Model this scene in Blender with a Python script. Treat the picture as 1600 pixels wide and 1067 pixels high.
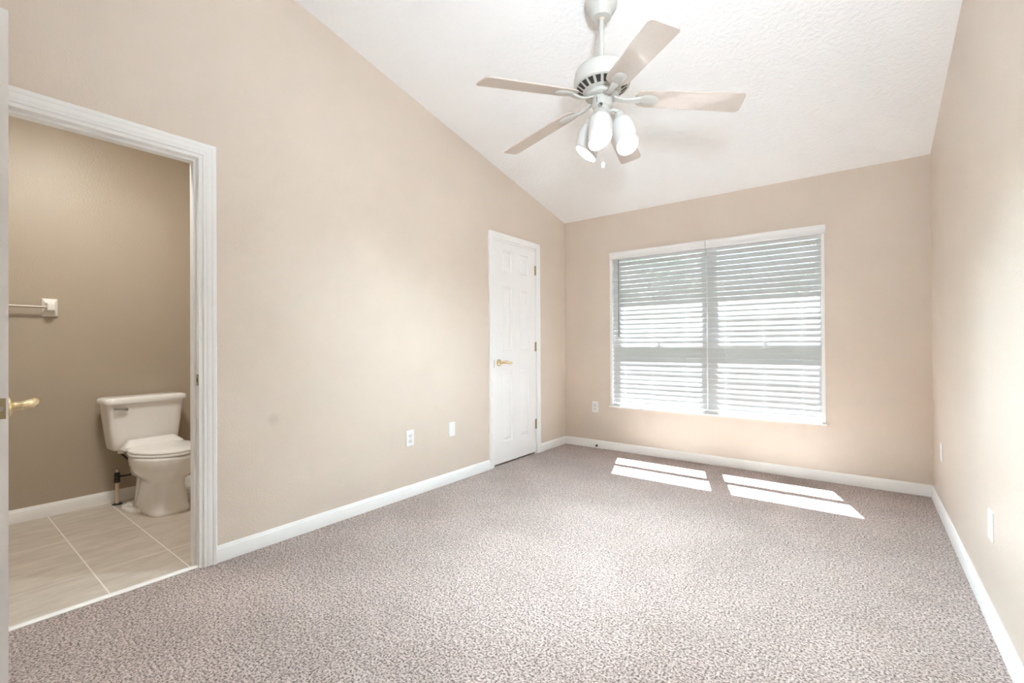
import bpy, bmesh, math, random
from math import sin, cos, pi, radians, atan2, sqrt
from mathutils import Vector, Matrix

random.seed(7)
SC = bpy.context.scene
COL = SC.collection
for o in list(bpy.data.objects):
    bpy.data.objects.remove(o)

# ------------------------------------------------------------------ room measures (metres)
W = 3.0025                # room width along X, left wall X=0, window wall Y=0, room runs to -Y
H, SL = 2.427, 0.2241     # ceiling height at the window wall, slope rising towards -Y
YF = -5.15                # wall behind the camera
def ceil_z(y): return H - SL * y

# ------------------------------------------------------------------ camera
cam = bpy.data.cameras.new('camera')
cam.sensor_width = 36.0
cam.lens = 716.78 / 1600 * 36.0
cam.clip_start = 0.05
co = bpy.data.objects.new('camera', cam); COL.objects.link(co)
yaw, pit, rol = radians(37.377), radians(0.2824), radians(-0.3214)
fw = Vector((-sin(yaw)*cos(pit), cos(yaw)*cos(pit), sin(pit)))
rt = Vector((cos(yaw), sin(yaw), 0)); up = rt.cross(fw)
# image x' = cr*x - sr*y, y' = sr*x + cr*y (y down): a rotation of the picture by roll
r2 = rt*cos(rol) + up*sin(rol)
u2 = up*cos(rol) - rt*sin(rol)
m = Matrix((( r2.x, u2.x, -fw.x), (r2.y, u2.y, -fw.y), (r2.z, u2.z, -fw.z)))
co.matrix_world = Matrix.Translation((2.6107, -4.3856, 1.10)) @ m.to_4x4()
SC.camera = co

# ------------------------------------------------------------------ view, sky, sun
SC.view_settings.view_transform = 'Standard'
SC.view_settings.look = 'None'
SC.view_settings.gamma = 1.0
SC.view_settings.use_curve_mapping = False
SC.view_settings.exposure = 3.38
SC.cycles.use_denoising = True
SC.cycles.max_bounces = 14
SC.cycles.diffuse_bounces = 10
SC.cycles.glossy_bounces = 4
SC.cycles.transparent_max_bounces = 12
SC.cycles.caustics_reflective = False
SC.cycles.caustics_refractive = False
SC.cycles.sample_clamp_indirect = 20.0

wd = bpy.data.worlds.new('world'); SC.world = wd
wd.use_nodes = True
wn = wd.node_tree.nodes; wl = wd.node_tree.links
bg = wn['Background']
sky = wn.new('ShaderNodeTexSky'); sky.sky_type = 'NISHITA'
sky.sun_disc = False; sky.sun_elevation = radians(59); sky.sun_rotation = radians(-18)
sky.air_density = 1.0; sky.dust_density = 2.0; sky.ozone_density = 1.0
wl.new(sky.outputs[0], bg.inputs[0]); bg.inputs[1].default_value = 0.055

SUN_DIR = Vector((0.33, -1.0, -1.81)).normalized()
sl = bpy.data.lights.new('sun', 'SUN'); sl.energy = 12.5; sl.angle = radians(0.53); sl.color = (0.80, 0.92, 1.0)
so = bpy.data.objects.new('sun', sl); COL.objects.link(so)
so.rotation_euler = SUN_DIR.to_track_quat('-Z', 'Y').to_euler(); so.location = (0, 8, 12)

def area(name, loc, size, power, color, direction=(0, 0, -1), size_y=None):
    l = bpy.data.lights.new(name, 'AREA'); l.energy = power; l.color = color
    l.shape = 'RECTANGLE'; l.size = size; l.size_y = size_y or size
    o = bpy.data.objects.new(name, l); COL.objects.link(o)
    o.location = loc
    o.rotation_euler = Vector(direction).to_track_quat('-Z', 'Y').to_euler()
    return o
BULB_EMIT = 490.0
BATH_FILL_LAMP = 2.45  # power of the added bathroom ceiling light
FILL_LAMP = 3.4  # power of the added uplight that brightens the bedroom

# ------------------------------------------------------------------ materials
def mat(name, color=(0.8, 0.8, 0.8), rough=0.5, metal=0.0, spec=0.5, coat=0.0):
    m = bpy.data.materials.new(name); m.use_nodes = True
    b = m.node_tree.nodes['Principled BSDF']
    b.inputs['Base Color'].default_value = (*color, 1)
    b.inputs['Roughness'].default_value = rough
    b.inputs['Metallic'].default_value = metal
    b.inputs['Specular IOR Level'].default_value = spec
    b.inputs['Coat Weight'].default_value = coat
    return m
def nodes(m): return m.node_tree.nodes, m.node_tree.links, m.node_tree.nodes['Principled BSDF']
def coords(m, scale=(1, 1, 1), kind='Object'):
    n, l, b = nodes(m)
    tc = n.new('ShaderNodeTexCoord'); mp = n.new('ShaderNodeMapping')
    mp.inputs['Scale'].default_value = scale
    l.new(tc.outputs[kind], mp.inputs['Vector']); return mp.outputs[0]
def noise(m, vec, scale, detail=3, rough=0.55):
    n, l, b = nodes(m)
    t = n.new('ShaderNodeTexNoise'); t.inputs['Scale'].default_value = scale
    t.inputs['Detail'].default_value = detail; t.inputs['Roughness'].default_value = rough
    l.new(vec, t.inputs['Vector']); return t.outputs['Fac']
def ramp(m, fac, stops):
    n, l, b = nodes(m)
    r = n.new('ShaderNodeValToRGB')
    while len(r.color_ramp.elements) < len(stops): r.color_ramp.elements.new(0.5)
    for e, (p, c) in zip(r.color_ramp.elements, stops):
        e.position = p; e.color = (*c, 1) if len(c) == 3 else c
    l.new(fac, r.inputs[0]); return r.outputs[0]
def bump(m, height, strength, dist):
    n, l, b = nodes(m)
    bp = n.new('ShaderNodeBump'); bp.inputs['Strength'].default_value = strength
    bp.inputs['Distance'].default_value = dist
    l.new(height, bp.inputs['Height']); l.new(bp.outputs[0], b.inputs['Normal'])
def mixc(m, fac, a, b_, blend='MIX'):
    n, l, b = nodes(m)
    x = n.new('ShaderNodeMix'); x.data_type = 'RGBA'; x.blend_type = blend
    if isinstance(fac, float): x.inputs[0].default_value = fac
    else: l.new(fac, x.inputs[0])
    for i, v in ((6, a), (7, b_)):
        if isinstance(v, tuple): x.inputs[i].default_value = (*v, 1)
        else: l.new(v, x.inputs[i])
    return x.outputs[2]

def wall_paint(name, c, rough=0.38):
    m = mat(name, c, rough); n, l, b = nodes(m); v = coords(m)
    f = noise(m, v, 1.3, 4)
    col = ramp(m, f, [(0.35, tuple(x*0.975 for x in c)), (0.65, tuple(min(1, x*1.02) for x in c))])
    l.new(col, b.inputs['Base Color'])
    bump(m, noise(m, v, 95, 3, 0.6), 0.38, 0.004)
    return m
M = {}
M['wall'] = wall_paint('beige_wall_paint', (0.69, 0.60, 0.515))
M['wall_smudge'] = wall_paint('beige_wall_paint_smudged', (0.69, 0.60, 0.515)); m = M['wall_smudge']; n, l, b = nodes(m)
src = b.inputs['Base Color'].links[0].from_socket
vd = n.new('ShaderNodeVectorMath'); vd.operation = 'DISTANCE'; vd.inputs[1].default_value = (0.0, -3.159, 0.687); l.new(coords(m), vd.inputs[0])
l.new(mixc(m, 1.0, src, ramp(m, vd.outputs['Value'], [(0.014, (0.90, 0.90, 0.90)), (0.042, (1, 1, 1))]), 'MULTIPLY'), b.inputs['Base Color'])
M['bath_wall'] = wall_paint('darkened_bathroom_paint', (0.42, 0.355, 0.275))  # bedroom beige darkened in the colour so these walls look dimmer
M['ceiling'] = mat('white_ceiling_texture', (0.90, 0.905, 0.905), 0.9, spec=0.2)
v = coords(M['ceiling']); bump(M['ceiling'], noise(M['ceiling'], v, 40, 4, 0.62), 0.75, 0.010)
M['trim'] = mat('white_trim_paint', (0.86, 0.86, 0.845), 0.35)
M['door'] = mat('white_door_paint', (0.86, 0.86, 0.85), 0.38)
M['vinyl'] = mat('white_window_vinyl', (0.82, 0.82, 0.81), 0.4)
M['plate'] = mat('white_plastic_plate', (0.86, 0.86, 0.85), 0.3)
M['socket'] = mat('socket_plastic', (0.80, 0.80, 0.80), 0.3)
M['dark'] = mat('dark_slot', (0.035, 0.03, 0.025), 0.6)
M['brass'] = mat('polished_brass', (0.83, 0.70, 0.44), 0.25, 1.0)
M['old_brass'] = mat('aged_brass', (0.42, 0.36, 0.22), 0.4, 0.9)
M['fan'] = mat('white_fan_enamel', (0.57, 0.565, 0.53), 0.32)
M['chrome'] = mat('chrome', (0.55, 0.55, 0.55), 0.15, 1.0)
M['rubber'] = mat('black_rubber', (0.025, 0.024, 0.022), 0.5)
M['porcelain'] = mat('bone_porcelain', (0.88, 0.865, 0.84), 0.12, coat=0.4)
M['seatplastic'] = mat('bone_seat_plastic', (0.88, 0.87, 0.85), 0.2)
M['pipe'] = mat('beige_pipe', (0.66, 0.56, 0.42), 0.45)
M['ceramic'] = mat('white_ceramic', (0.82, 0.80, 0.76), 0.15, coat=0.4)
M['cord'] = mat('white_cord', (0.72, 0.72, 0.70), 0.8)
M['clearbar'] = mat('clear_acrylic', (0.46, 0.40, 0.32), 0.2)
M['grout'] = mat('threshold_white', (0.80, 0.79, 0.76), 0.5)
M['wand'] = mat('grey_wand', (0.22, 0.22, 0.21), 0.3)

# blade: pale grey-taupe laminate with a faint grain along its length
M['blade'] = mat('taupe_fan_blade', (0.60, 0.52, 0.46), 0.3, coat=0.5); m = M['blade']; n, l, b = nodes(m)
f = noise(m, coords(m, (3, 30, 30), 'Object'), 6, 4)
l.new(ramp(m, f, [(0.3, (0.57, 0.50, 0.44)), (0.7, (0.63, 0.55, 0.49))]), b.inputs['Base Color'])

# slats: white faux wood
M['slat'] = mat('white_blind_slat', (0.66, 0.665, 0.67), 0.45)
M['valance'] = mat('white_valance', (0.83, 0.83, 0.82), 0.4)

# carpet
M['carpet'] = mat('beige_pile_carpet', (0.5, 0.44, 0.40), 1.0, spec=0.1); m = M['carpet']; n, l, b = nodes(m)
v = coords(m)
f1 = noise(m, v, 120, 2, 0.75)
speck = ramp(m, f1, [(0.38, (0.08, 0.05, 0.04)), (0.47, (0.36, 0.278, 0.245)), (0.56, (0.66, 0.55, 0.505))])
f2 = noise(m, v, 2.2, 5, 0.62)
big = ramp(m, f2, [(0.38, (0.85, 0.84, 0.83)), (0.60, (1, 1, 1))])
clump = ramp(m, noise(m, v, 42, 2, 0.5), [(0.40, (0.82, 0.81, 0.80)), (0.60, (1.0, 1.0, 1.0))])
l.new(mixc(m, 1.0, mixc(m, 1.0, speck, clump, 'MULTIPLY'), big, 'MULTIPLY'), b.inputs['Base Color'])
bump(m, f1, 0.9, 0.012)
b.inputs['Sheen Weight'].default_value = 0.25; b.inputs['Sheen Roughness'].default_value = 0.6

# bathroom tile: 12 x 24 in stacked tiles, light grout
M['tile'] = mat('taupe_floor_tile', (0.45, 0.37, 0.29), 0.38); m = M['tile']; n, l, b = nodes(m)
v = coords(m); sep = n.new('ShaderNodeSeparateXYZ'); l.new(v, sep.inputs[0])
def mth(op, a, b_=None, c=None):
    x = n.new('ShaderNodeMath'); x.operation = op
    for i, q in enumerate((a, b_, c)):
        if q is None: continue
        if isinstance(q, (int, float)): x.inputs[i].default_value = q
        else: l.new(q, x.inputs[i])
    return x.outputs[0]
def gline(coord, off, period, half):
    t = mth('SUBTRACT', coord, off); t = mth('DIVIDE', t, period)
    t = mth('ADD', t, 100.5); t = mth('FRACT', t); t = mth('SUBTRACT', t, 0.5); t = mth('ABSOLUTE', t)
    t = mth('MULTIPLY', t, period); return mth('LESS_THAN', t, half)
ga = gline(sep.outputs['Y'], -3.545, 0.305, 0.0027)
gb = gline(sep.outputs['X'], -0.37, 0.61, 0.0019)
streak = noise(m, coords(m, (6, 1.6, 1)), 3.0, 6, 0.7)
tcol = ramp(m, streak, [(0.3, (0.46, 0.40, 0.335)), (0.55, (0.57, 0.505, 0.435)), (0.75, (0.66, 0.60, 0.53))])
c1 = mixc(m, gb, tcol, (0.80, 0.75, 0.68)); c2 = mixc(m, ga, c1, (0.83, 0.79, 0.73))
l.new(c2, b.inputs['Base Color'])

# glass pane: thin clear sheet
def glass_mat(name):
    m = bpy.data.materials.new(name); m.use_nodes = True
    n, l = m.node_tree.nodes, m.node_tree.links
    n.remove(n['Principled BSDF'])
    t = n.new('ShaderNodeBsdfTransparent'); t.inputs[0].default_value = (0.97, 0.98, 0.98, 1)
    g = n.new('ShaderNodeBsdfGlossy'); g.inputs['Roughness'].default_value = 0.02
    x = n.new('ShaderNodeMixShader'); x.inputs[0].default_value = 0.06
    l.new(t.outputs[0], x.inputs[1]); l.new(g.outputs[0], x.inputs[2])
    l.new(x.outputs[0], n['Material Output'].inputs[0]); return m
M['glass'] = glass_mat('window_glass')
# frosted white lamp shade glass
m = bpy.data.materials.new('frosted_shade_glass'); m.use_nodes = True; M['shade'] = m
n, l = m.node_tree.nodes, m.node_tree.links
b = n['Principled BSDF']; b.inputs['Base Color'].default_value = (0.70, 0.70, 0.685, 1); b.inputs['Roughness'].default_value = 0.25
def emit(name, color, strength):
    m = bpy.data.materials.new(name); m.use_nodes = True
    n, l = m.node_tree.nodes, m.node_tree.links
    n.remove(n['Principled BSDF'])
    e = n.new('ShaderNodeEmission'); e.inputs[0].default_value = (*color, 1); e.inputs[1].default_value = strength
    l.new(e.outputs[0], n['Material Output'].inputs[0]); return m
M['bulb'] = emit('lit_bulb', (0.74, 0.90, 1.0), BULB_EMIT)
M['bath_fill_glow'] = emit('lit_bath_fill_lamp', (1.0, 0.94, 0.83), 1.2)  # diffuser glow of the added bathroom light
M['fill_glow'] = emit('lit_fill_lamp', (1.0, 0.96, 0.90), 4.0)  # bulb glow of the added floor lamp
# outside
M['grass'] = mat('lawn_grass', (0.10, 0.16, 0.05), 0.9); m = M['grass']; n, l, b = nodes(m)
l.new(ramp(m, noise(m, coords(m), 9, 5), [(0.3, (0.012, 0.022, 0.008)), (0.7, (0.035, 0.05, 0.02))]), b.inputs['Base Color'])
M['fence'] = mat('weathered_fence_board', (0.12, 0.11, 0.10), 0.8)
M['bark'] = mat('grey_bark', (0.12, 0.10, 0.08), 0.9)
M['leaf'] = mat('green_leaf', (0.13, 0.24, 0.07), 0.5); m = M['leaf']; n, l, b = nodes(m)
l.new(ramp(m, noise(m, coords(m), 5, 3), [(0.3, (0.08, 0.16, 0.04)), (0.7, (0.24, 0.36, 0.10))]), b.inputs['Base Color'])
M['stucco'] = mat('outer_stucco', (0.6, 0.56, 0.5), 0.9)

# ------------------------------------------------------------------ mesh helpers
class MB:
    def __init__(s): s.v = []; s.f = []
    def add(s, vs, fs):
        k = len(s.v); s.v += [tuple(q) for q in vs]; s.f += [tuple(i + k for i in f) for f in fs]
    def box(s, x0, x1, y0, y1, z0, z1):
        s.add([(x, y, z) for x in (x0, x1) for y in (y0, y1) for z in (z0, z1)],
              [(0, 1, 3, 2), (4, 6, 7, 5), (0, 4, 5, 1), (2, 3, 7, 6), (0, 2, 6, 4), (1, 5, 7, 3)])
        return s
    def rings(s, rings, cap=True, closed=False):
        n = len(rings[0]); k = len(s.v)
        for r in rings: s.v += [tuple(q) for q in r]
        for i in range(len(rings) - 1 + (1 if closed else 0)):
            a, b = k + i*n, k + ((i + 1) % len(rings))*n
            for j in range(n): s.f.append((a + j, a + (j+1) % n, b + (j+1) % n, b + j))
        if cap and not closed:
            s.f.append(tuple(k + j for j in reversed(range(n))))
            s.f.append(tuple(k + (len(rings)-1)*n + j for j in range(n)))
        return s
    def lathe(s, prof, c=(0, 0, 0), axis=(0, 0, 1), seg=32, cap=True):
        ax = Vector(axis).normalized(); q = ax.to_track_quat('Z', 'Y'); c = Vector(c)
        R = []
        for r, h in prof:
            R.append([c + q @ Vector((max(r, 1e-5)*cos(2*pi*j/seg), max(r, 1e-5)*sin(2*pi*j/seg), h)) for j in range(seg)])
        return s.rings(R, cap)
    def tube(s, pts, r, seg=10):
        pts = [Vector(q) for q in pts]; R = []
        up = Vector((0, 0, 1))
        for i, q in enumerate(pts):
            d = (pts[min(i+1, len(pts)-1)] - pts[max(i-1, 0)]).normalized()
            a = d.cross(up)
            if a.length < 1e-3: a = d.cross(Vector((1, 0, 0)))
            a.normalize(); b = a.cross(d).normalized()
            rr = r[i] if isinstance(r, (list, tuple)) else r
            R.append([q + (a*cos(2*pi*j/seg) + b*sin(2*pi*j/seg))*rr for j in range(seg)])
        return s.rings(R)
    def prism(s, poly, f0, f1):
        n = len(poly)
        s.rings([[f0(q) for q in poly], [f1(q) for q in poly]]); return s
    def xform(s, mtx):
        s.v = [tuple(mtx @ Vector(q)) for q in s.v]; return s
    def build(s, name, material, parent=None, smooth=None, bevel=0, seg=2, solid=0, subd=0):
        me = bpy.data.meshes.new(name); me.from_pydata(s.v, [], s.f); me.update()
        bm = bmesh.new(); bm.from_mesh(me); bmesh.ops.recalc_face_normals(bm, faces=bm.faces); bm.to_mesh(me); bm.free()
        o = bpy.data.objects.new(name, me); COL.objects.link(o)
        me.materials.append(material)
        if parent is not None: attach(o, parent)
        if smooth is not None:
            me.polygons.foreach_set('use_smooth', [True]*len(me.polygons))
            if smooth < 180: me.set_sharp_from_angle(angle=radians(smooth))
        if bevel:
            md = o.modifiers.new('bevel', 'BEVEL'); md.width = bevel; md.segments = seg; md.limit_method = 'ANGLE'
            md.angle_limit = radians(40)
        if solid:
            md = o.modifiers.new('solid', 'SOLIDIFY'); md.thickness = solid; md.offset = 0
        if subd:
            md = o.modifiers.new('subd', 'SUBSURF'); md.levels = subd; md.render_levels = subd
        return o
def world_loc(o):
    t = Vector((0, 0, 0))
    while o is not None:
        t = t + o.location + (o.matrix_parent_inverse.translation if o.parent else Vector((0, 0, 0))); o = o.parent
    return t
def attach(o, parent):
    o.parent = parent; o.matrix_parent_inverse = Matrix.Translation(-world_loc(parent))
def tag(o, label=None, cat=None, group=None, kind=None):
    if label: o['label'] = label
    if cat: o['category'] = cat
    if group: o['group'] = group
    if kind: o['kind'] = kind
    return o
def thing(name, loc, label, cat, group=None, kind=None):
    o = bpy.data.objects.new(name, None); COL.objects.link(o); o.location = loc
    o.empty_display_size = 0.1
    return tag(o, label, cat, group, kind)
def copy_tree(o, parent=None):
    c = o.copy(); COL.objects.link(c)
    if parent is not None: c.parent = parent
    for ch in list(o.children): copy_tree(ch, c)
    return c
def S(o, label, cat): return tag(o, label, cat, kind='structure')

# ------------------------------------------------------------------ room shell
CAS = 0.057
D1 = (-1.249, -0.569)          # closet opening (Y)
D2 = (-4.278, -3.505)          # bathroom opening (Y)
DT = 2.048                     # opening head
WX0, WX1, WZ0, WZ1 = 0.558, 2.357, 0.455, 2.02
WT = 0.115                     # wall thickness

mb = MB()
def yz(poly, x0, x1): mb.prism(poly, lambda q: (x0, q[0], q[1]), lambda q: (x1, q[0], q[1]))
E_ = 0.05
def wl_seg(y0, y1, z0=-0.1): yz([(y0, z0), (y1, z0), (y1, ceil_z(y1) + E_), (y0, ceil_z(y0) + E_)], -WT, 0.0)
wl_seg(YF, D2[0]); wl_seg(D2[0], D2[1], DT); wl_seg(D2[1], D1[0]); wl_seg(D1[0], D1[1], DT); wl_seg(D1[1], 0.0)
S(mb.build('wall_left', M['wall_smudge']), 'beige left wall with the bathroom doorway and closet door', 'wall')
mb = MB()
yz([(YF, -0.1), (0, -0.1), (0, ceil_z(0) + E_), (YF, ceil_z(YF) + E_)], W, W + 0.12)
S(mb.build('wall_right', M['wall']), 'beige right wall, bare apart from two white plates', 'wall')
mb = MB()
mb.box(-WT, WX0, 0, 0.16, -0.1, H + E_); mb.box(WX1, W + 0.12, 0, 0.16, -0.1, H + E_)
mb.box(WX0, WX1, 0, 0.16, -0.1, WZ0); mb.box(WX0, WX1, 0, 0.16, WZ1, H + E_)
S(mb.build('wall_back', M['wall']), 'beige far wall holding the wide window', 'wall')
mb = MB(); mb.box(-WT, W + 0.12, YF - 0.12, YF, -0.1, ceil_z(YF) + E_)
S(mb.build('wall_front', M['wall']), 'beige wall behind the camera', 'wall')
mb = MB()
yz([(YF - 0.12, ceil_z(YF - 0.12)), (0.16, ceil_z(0.16)), (0.16, ceil_z(0.16) + 0.15), (YF - 0.12, ceil_z(YF - 0.12) + 0.15)], -WT, W + 0.12)
S(mb.build('ceiling', M['ceiling']), 'white textured ceiling sloping down to the window wall', 'ceiling')
mb = MB(); mb.box(-0.012, W + 0.01, YF, 0.01, -0.1, 0.0)
S(mb.build('floor', M['carpet']), 'beige speckled cut pile carpet over the whole bedroom', 'carpet')

# bathroom shell
BX, BY0, BY1, BH = -1.60, -5.15, -2.35, 2.74
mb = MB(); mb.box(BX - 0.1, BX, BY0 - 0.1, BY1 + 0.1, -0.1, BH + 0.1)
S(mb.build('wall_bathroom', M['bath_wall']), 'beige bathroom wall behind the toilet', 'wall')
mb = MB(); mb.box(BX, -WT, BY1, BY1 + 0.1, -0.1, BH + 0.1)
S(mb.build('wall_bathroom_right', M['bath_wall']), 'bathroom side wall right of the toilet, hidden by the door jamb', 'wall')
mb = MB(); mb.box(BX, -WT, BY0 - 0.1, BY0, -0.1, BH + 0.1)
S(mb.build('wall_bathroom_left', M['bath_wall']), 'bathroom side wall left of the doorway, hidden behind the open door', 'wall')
mb = MB(); mb.box(BX, -WT, BY0, BY1, BH, BH + 0.1)
S(mb.build('ceiling_bathroom', M['ceiling']), 'white bathroom ceiling above the doorway view', 'ceiling')
mb = MB(); mb.box(BX, -0.047, BY0, BY1, -0.1, 0.0)
S(mb.build('floor_bathroom', M['tile']), 'taupe rectangular floor tiles with pale grout in the bathroom', 'tile floor')
mb = MB(); mb.box(-0.80, -0.70, D1[0] - 0.3, D1[1] + 0.3, 0, 2.44)
S(mb.build('wall_closet', M['wall']), 'wall inside the closet behind the closed door', 'wall')
mb = MB(); mb.box(-0.70, -WT, D1[0] - 0.4, D1[0] - 0.3, 0, 2.44); mb.box(-0.70, -WT, D1[1] + 0.3, D1[1] + 0.4, 0, 2.44)
mb.box(-0.8, -WT, D1[0] - 0.4, D1[1] + 0.4, 2.44, 2.5); mb.box(-0.8, -0.012, D1[0] - 0.4, D1[1] + 0.4, -0.1, -0.002)
S(mb.build('wall_closet_side', M['wall']), 'closet sides, top and floor behind the closed door', 'wall')

# threshold strip
mb = MB()
mb.prism([(-0.047, -0.004), (-0.047, 0.002), (-0.040, 0.008), (-0.020, 0.008), (-0.012, 0.003), (-0.012, -0.004)],
         lambda q: (q[0], D2[0] + 0.012, q[1]), lambda q: (q[0], D2[1] - 0.012, q[1]))
S(mb.build('trim_threshold', M['grout'], smooth=50), 'white threshold strip between carpet and bathroom tile', 'threshold')

# baseboards: profile (distance from wall, height) swept along straight runs
BBP = [(0, 0), (0.0145, 0), (0.0145, 0.056), (0.0125, 0.060), (0.0125, 0.064), (0.0095, 0.068), (0.0085, 0.074), (0.0055, 0.079), (0.004, 0.0825), (0, 0.0825)]
def baseboard(name, a, b, nrm, label, ma=0, mbv=0, base=0.0):
    """a,b: floor points on the wall face; nrm: into the room; ma/mbv = mitre factors at the ends"""
    a, b, nrm = Vector(a), Vector(b), Vector(nrm); d = (b - a).normalized(); k = MB()
    P0 = [a + nrm*q[0] + d*(q[0]*ma) + Vector((0, 0, q[1] + base)) for q in BBP]
    P1 = [b + nrm*q[0] - d*(q[0]*mbv) + Vector((0, 0, q[1] + base)) for q in BBP]
    k.rings([P0, P1]); return S(k.build(name, M['trim'], smooth=35), label, 'baseboard')
baseboard('baseboard_left', (0, D2[1] + CAS, 0), (0, D1[0] - CAS, 0), (1, 0, 0), 'white baseboard on the left wall between doorway and closet')
baseboard('baseboard_left_corner', (0, D1[1] + CAS, 0), (0, 0, 0), (1, 0, 0), 'short white baseboard between closet door and far corner', 0, 1)
baseboard('baseboard_back', (0, 0, 0), (W, 0, 0), (0, -1, 0), 'white baseboard along the window wall', 1, 1)
baseboard('baseboard_right', (W, 0, 0), (W, YF, 0), (-1, 0, 0), 'white baseboard along the right wall', 1, 0)
baseboard('baseboard_left_near', (0, YF, 0), (0, D2[0] - CAS, 0), (1, 0, 0), 'white baseboard left of the bathroom doorway')
baseboard('baseboard_bathroom', (BX, BY0, 0), (BX, BY1, 0), (1, 0, 0), 'white baseboard behind the toilet')

# door casings: profile (distance from opening edge, projection) around three sides
CSP = [(0, 0), (0, 0.007), (0.004, 0.010), (0.010, 0.010), (0.013, 0.0075), (0.018, 0.011), (0.026, 0.013), (0.036, 0.0135), (0.040, 0.0165), (0.046, 0.0185), (0.053, 0.0185), (CAS, 0.015), (CAS, 0)]
def casing(name, y0, y1, zt, x0, sgn, parent, mtl):
    k = MB()
    path = lambda o, s: [(x0 + sgn*s, y0 - o, 0.0), (x0 + sgn*s, y0 - o, zt + o), (x0 + sgn*s, y1 + o, zt + o), (x0 + sgn*s, y1 + o, 0.0)]
    cols = [path(o, s) for o, s in CSP]
    R = [[cols[i][j] for i in range(len(CSP))] for j in range(4)]
    k.rings(R); return k.build(name, mtl, parent, smooth=28)

# ------------------------------------------------------------------ doors
def raised_door(w, h, t, panels):
    """slab in local x 0..w, z 0..h, y -t/2..t/2 with recessed-and-raised panels on both faces"""
    k = MB()
    xs = sorted({0, w, *[q for p in panels for q in (p[0], p[1])]}); zs = sorted({0, h, *[q for p in panels for q in (p[2], p[3])]})
    def inp(xa, xb, za, zb): return any(p[0]-1e-6 <= xa and xb <= p[1]+1e-6 and p[2]-1e-6 <= za and zb <= p[3]+1e-6 for p in panels)
    for sgn in (-1, 1):
        y = sgn*t/2
        for i in range(len(xs)-1):
            for j in range(len(zs)-1):
                if inp(xs[i], xs[i+1], zs[j], zs[j+1]): continue
                k.add([(xs[i], y, zs[j]), (xs[i+1], y, zs[j]), (xs[i+1], y, zs[j+1]), (xs[i], y, zs[j+1])], [(0, 1, 2, 3)])
        for (xa, xb, za, zb) in panels:
            R = []
            for ins, dep in ((0, 0), (0.004, 0.006), (0.010, 0.012), (0.019, 0.0125), (0.026, 0.008), (0.042, 0.0025), (0.046, 0.0015)):
                ins = min(ins, (xb-xa)/2*0.9)
                yy = sgn*(t/2 - dep)
                R.append([(xa+ins, yy, za+ins), (xb-ins, yy, za+ins), (xb-ins, yy, zb-ins), (xa+ins, yy, zb-ins)])
            k.rings(R, cap=False)
            q = R[-1]; k.add(q, [(0, 1, 2, 3)])
    a = t/2
    k.add([(0, -a, 0), (w, -a, 0), (w, a, 0), (0, a, 0)], [(0, 1, 2, 3)]); k.add([(0, -a, h), (w, -a, h), (w, a, h), (0, a, h)], [(0, 1, 2, 3)])
    k.add([(0, -a, 0), (0, a, 0), (0, a, h), (0, -a, h)], [(0, 1, 2, 3)]); k.add([(w, -a, 0), (w, a, 0), (w, a, h), (w, -a, h)], [(0, 1, 2, 3)])
    return k

def lever_handle(parent, p, out, along, name='door_handle'):
    """brass lever: rosette at p, neck along `out`, lever along `along`"""
    p, out, along = Vector(p), Vector(out), Vector(along)
    ros = MB().lathe([(0.031, 0.0), (0.0325, 0.003), (0.031, 0.007), (0.025, 0.011), (0.018, 0.013), (0.0125, 0.016), (0.0115, 0.03), (0.0125, 0.034)], p, out, 28)
    h = ros.build(name, M['brass'], parent, smooth=50); tag(h, 'polished brass lever handle')
    z = Vector((0, 0, 1)); pts = []; R = []
    q0 = p + out*0.030
    for i in range(15):
        t = i/14
        c = q0 + out*(0.034*sin(min(1, t*2.6)*pi/2)) + along*(0.118*max(0, t-0.13)/0.87) + z*(0.006*sin(t*2*pi*0.9))
        wv = 0.0115 - 0.003*t; hv = 0.0125 - 0.0015*t + 0.002*sin(t*pi)
        if i == 14: wv *= 0.5; hv *= 0.5
        f = min(1, t*3); d = (out*(1-f) + along*f).normalized(); s_ = z.cross(d).normalized()
        R.append([c + s_*wv*cos(2*pi*j/14) + z*hv*sin(2*pi*j/14) for j in range(14)])
    MB().rings(R).build('lever', M['brass'], h, smooth=60)
    return h

# closet door (door_1): slab hinge side at +Y, flush with the room side of the wall
d1 = thing('door_1', (0, -0.909, 0), 'white six panel closet door with brass lever near the far corner', 'door', kind='structure')
y0s, y1s = -1.231, -0.587; sw = y1s - y0s
pan = []
for (ya, yb) in ((-1.107, -0.962), (-0.838, -0.693)):
    for (za, zb) in ((0.205, 0.85), (1.03, 1.63), (1.765, 1.955)):
        pan.append((ya - y0s, yb - y0s, za - 0.018, zb - 0.018))
slab = raised_door(sw, 2.012, 0.035, pan)
slab.xform(Matrix.Translation((-0.0185, y0s, 0.018)) @ Matrix.Rotation(pi/2, 4, 'Z'))
slab.build('door_slab', M['door'], d1)
k = MB(); k.box(-WT, 0.0, D1[0], D1[0] + 0.016, 0, DT); k.box(-WT, 0.0, D1[1] - 0.016, D1[1], 0, DT); k.box(-WT, 0.0, D1[0], D1[1], DT - 0.016, DT)
k.box(-0.055, -0.038, D1[0] + 0.016, D1[0] + 0.028, 0, DT - 0.016); k.box(-0.055, -0.038, D1[1] - 0.028, D1[1] - 0.016, 0, DT - 0.016); k.box(-0.055, -0.038, D1[0] + 0.016, D1[1] - 0.016, DT - 0.028, DT - 0.016)
k.build('door_jamb', M['trim'], d1)
casing('door_casing', D1[0], D1[1], DT, 0.0, 1, d1, M['trim'])
lever_handle(d1, (-0.001, -1.166, 0.93), (1, 0, 0), (0, 1, 0))
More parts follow.
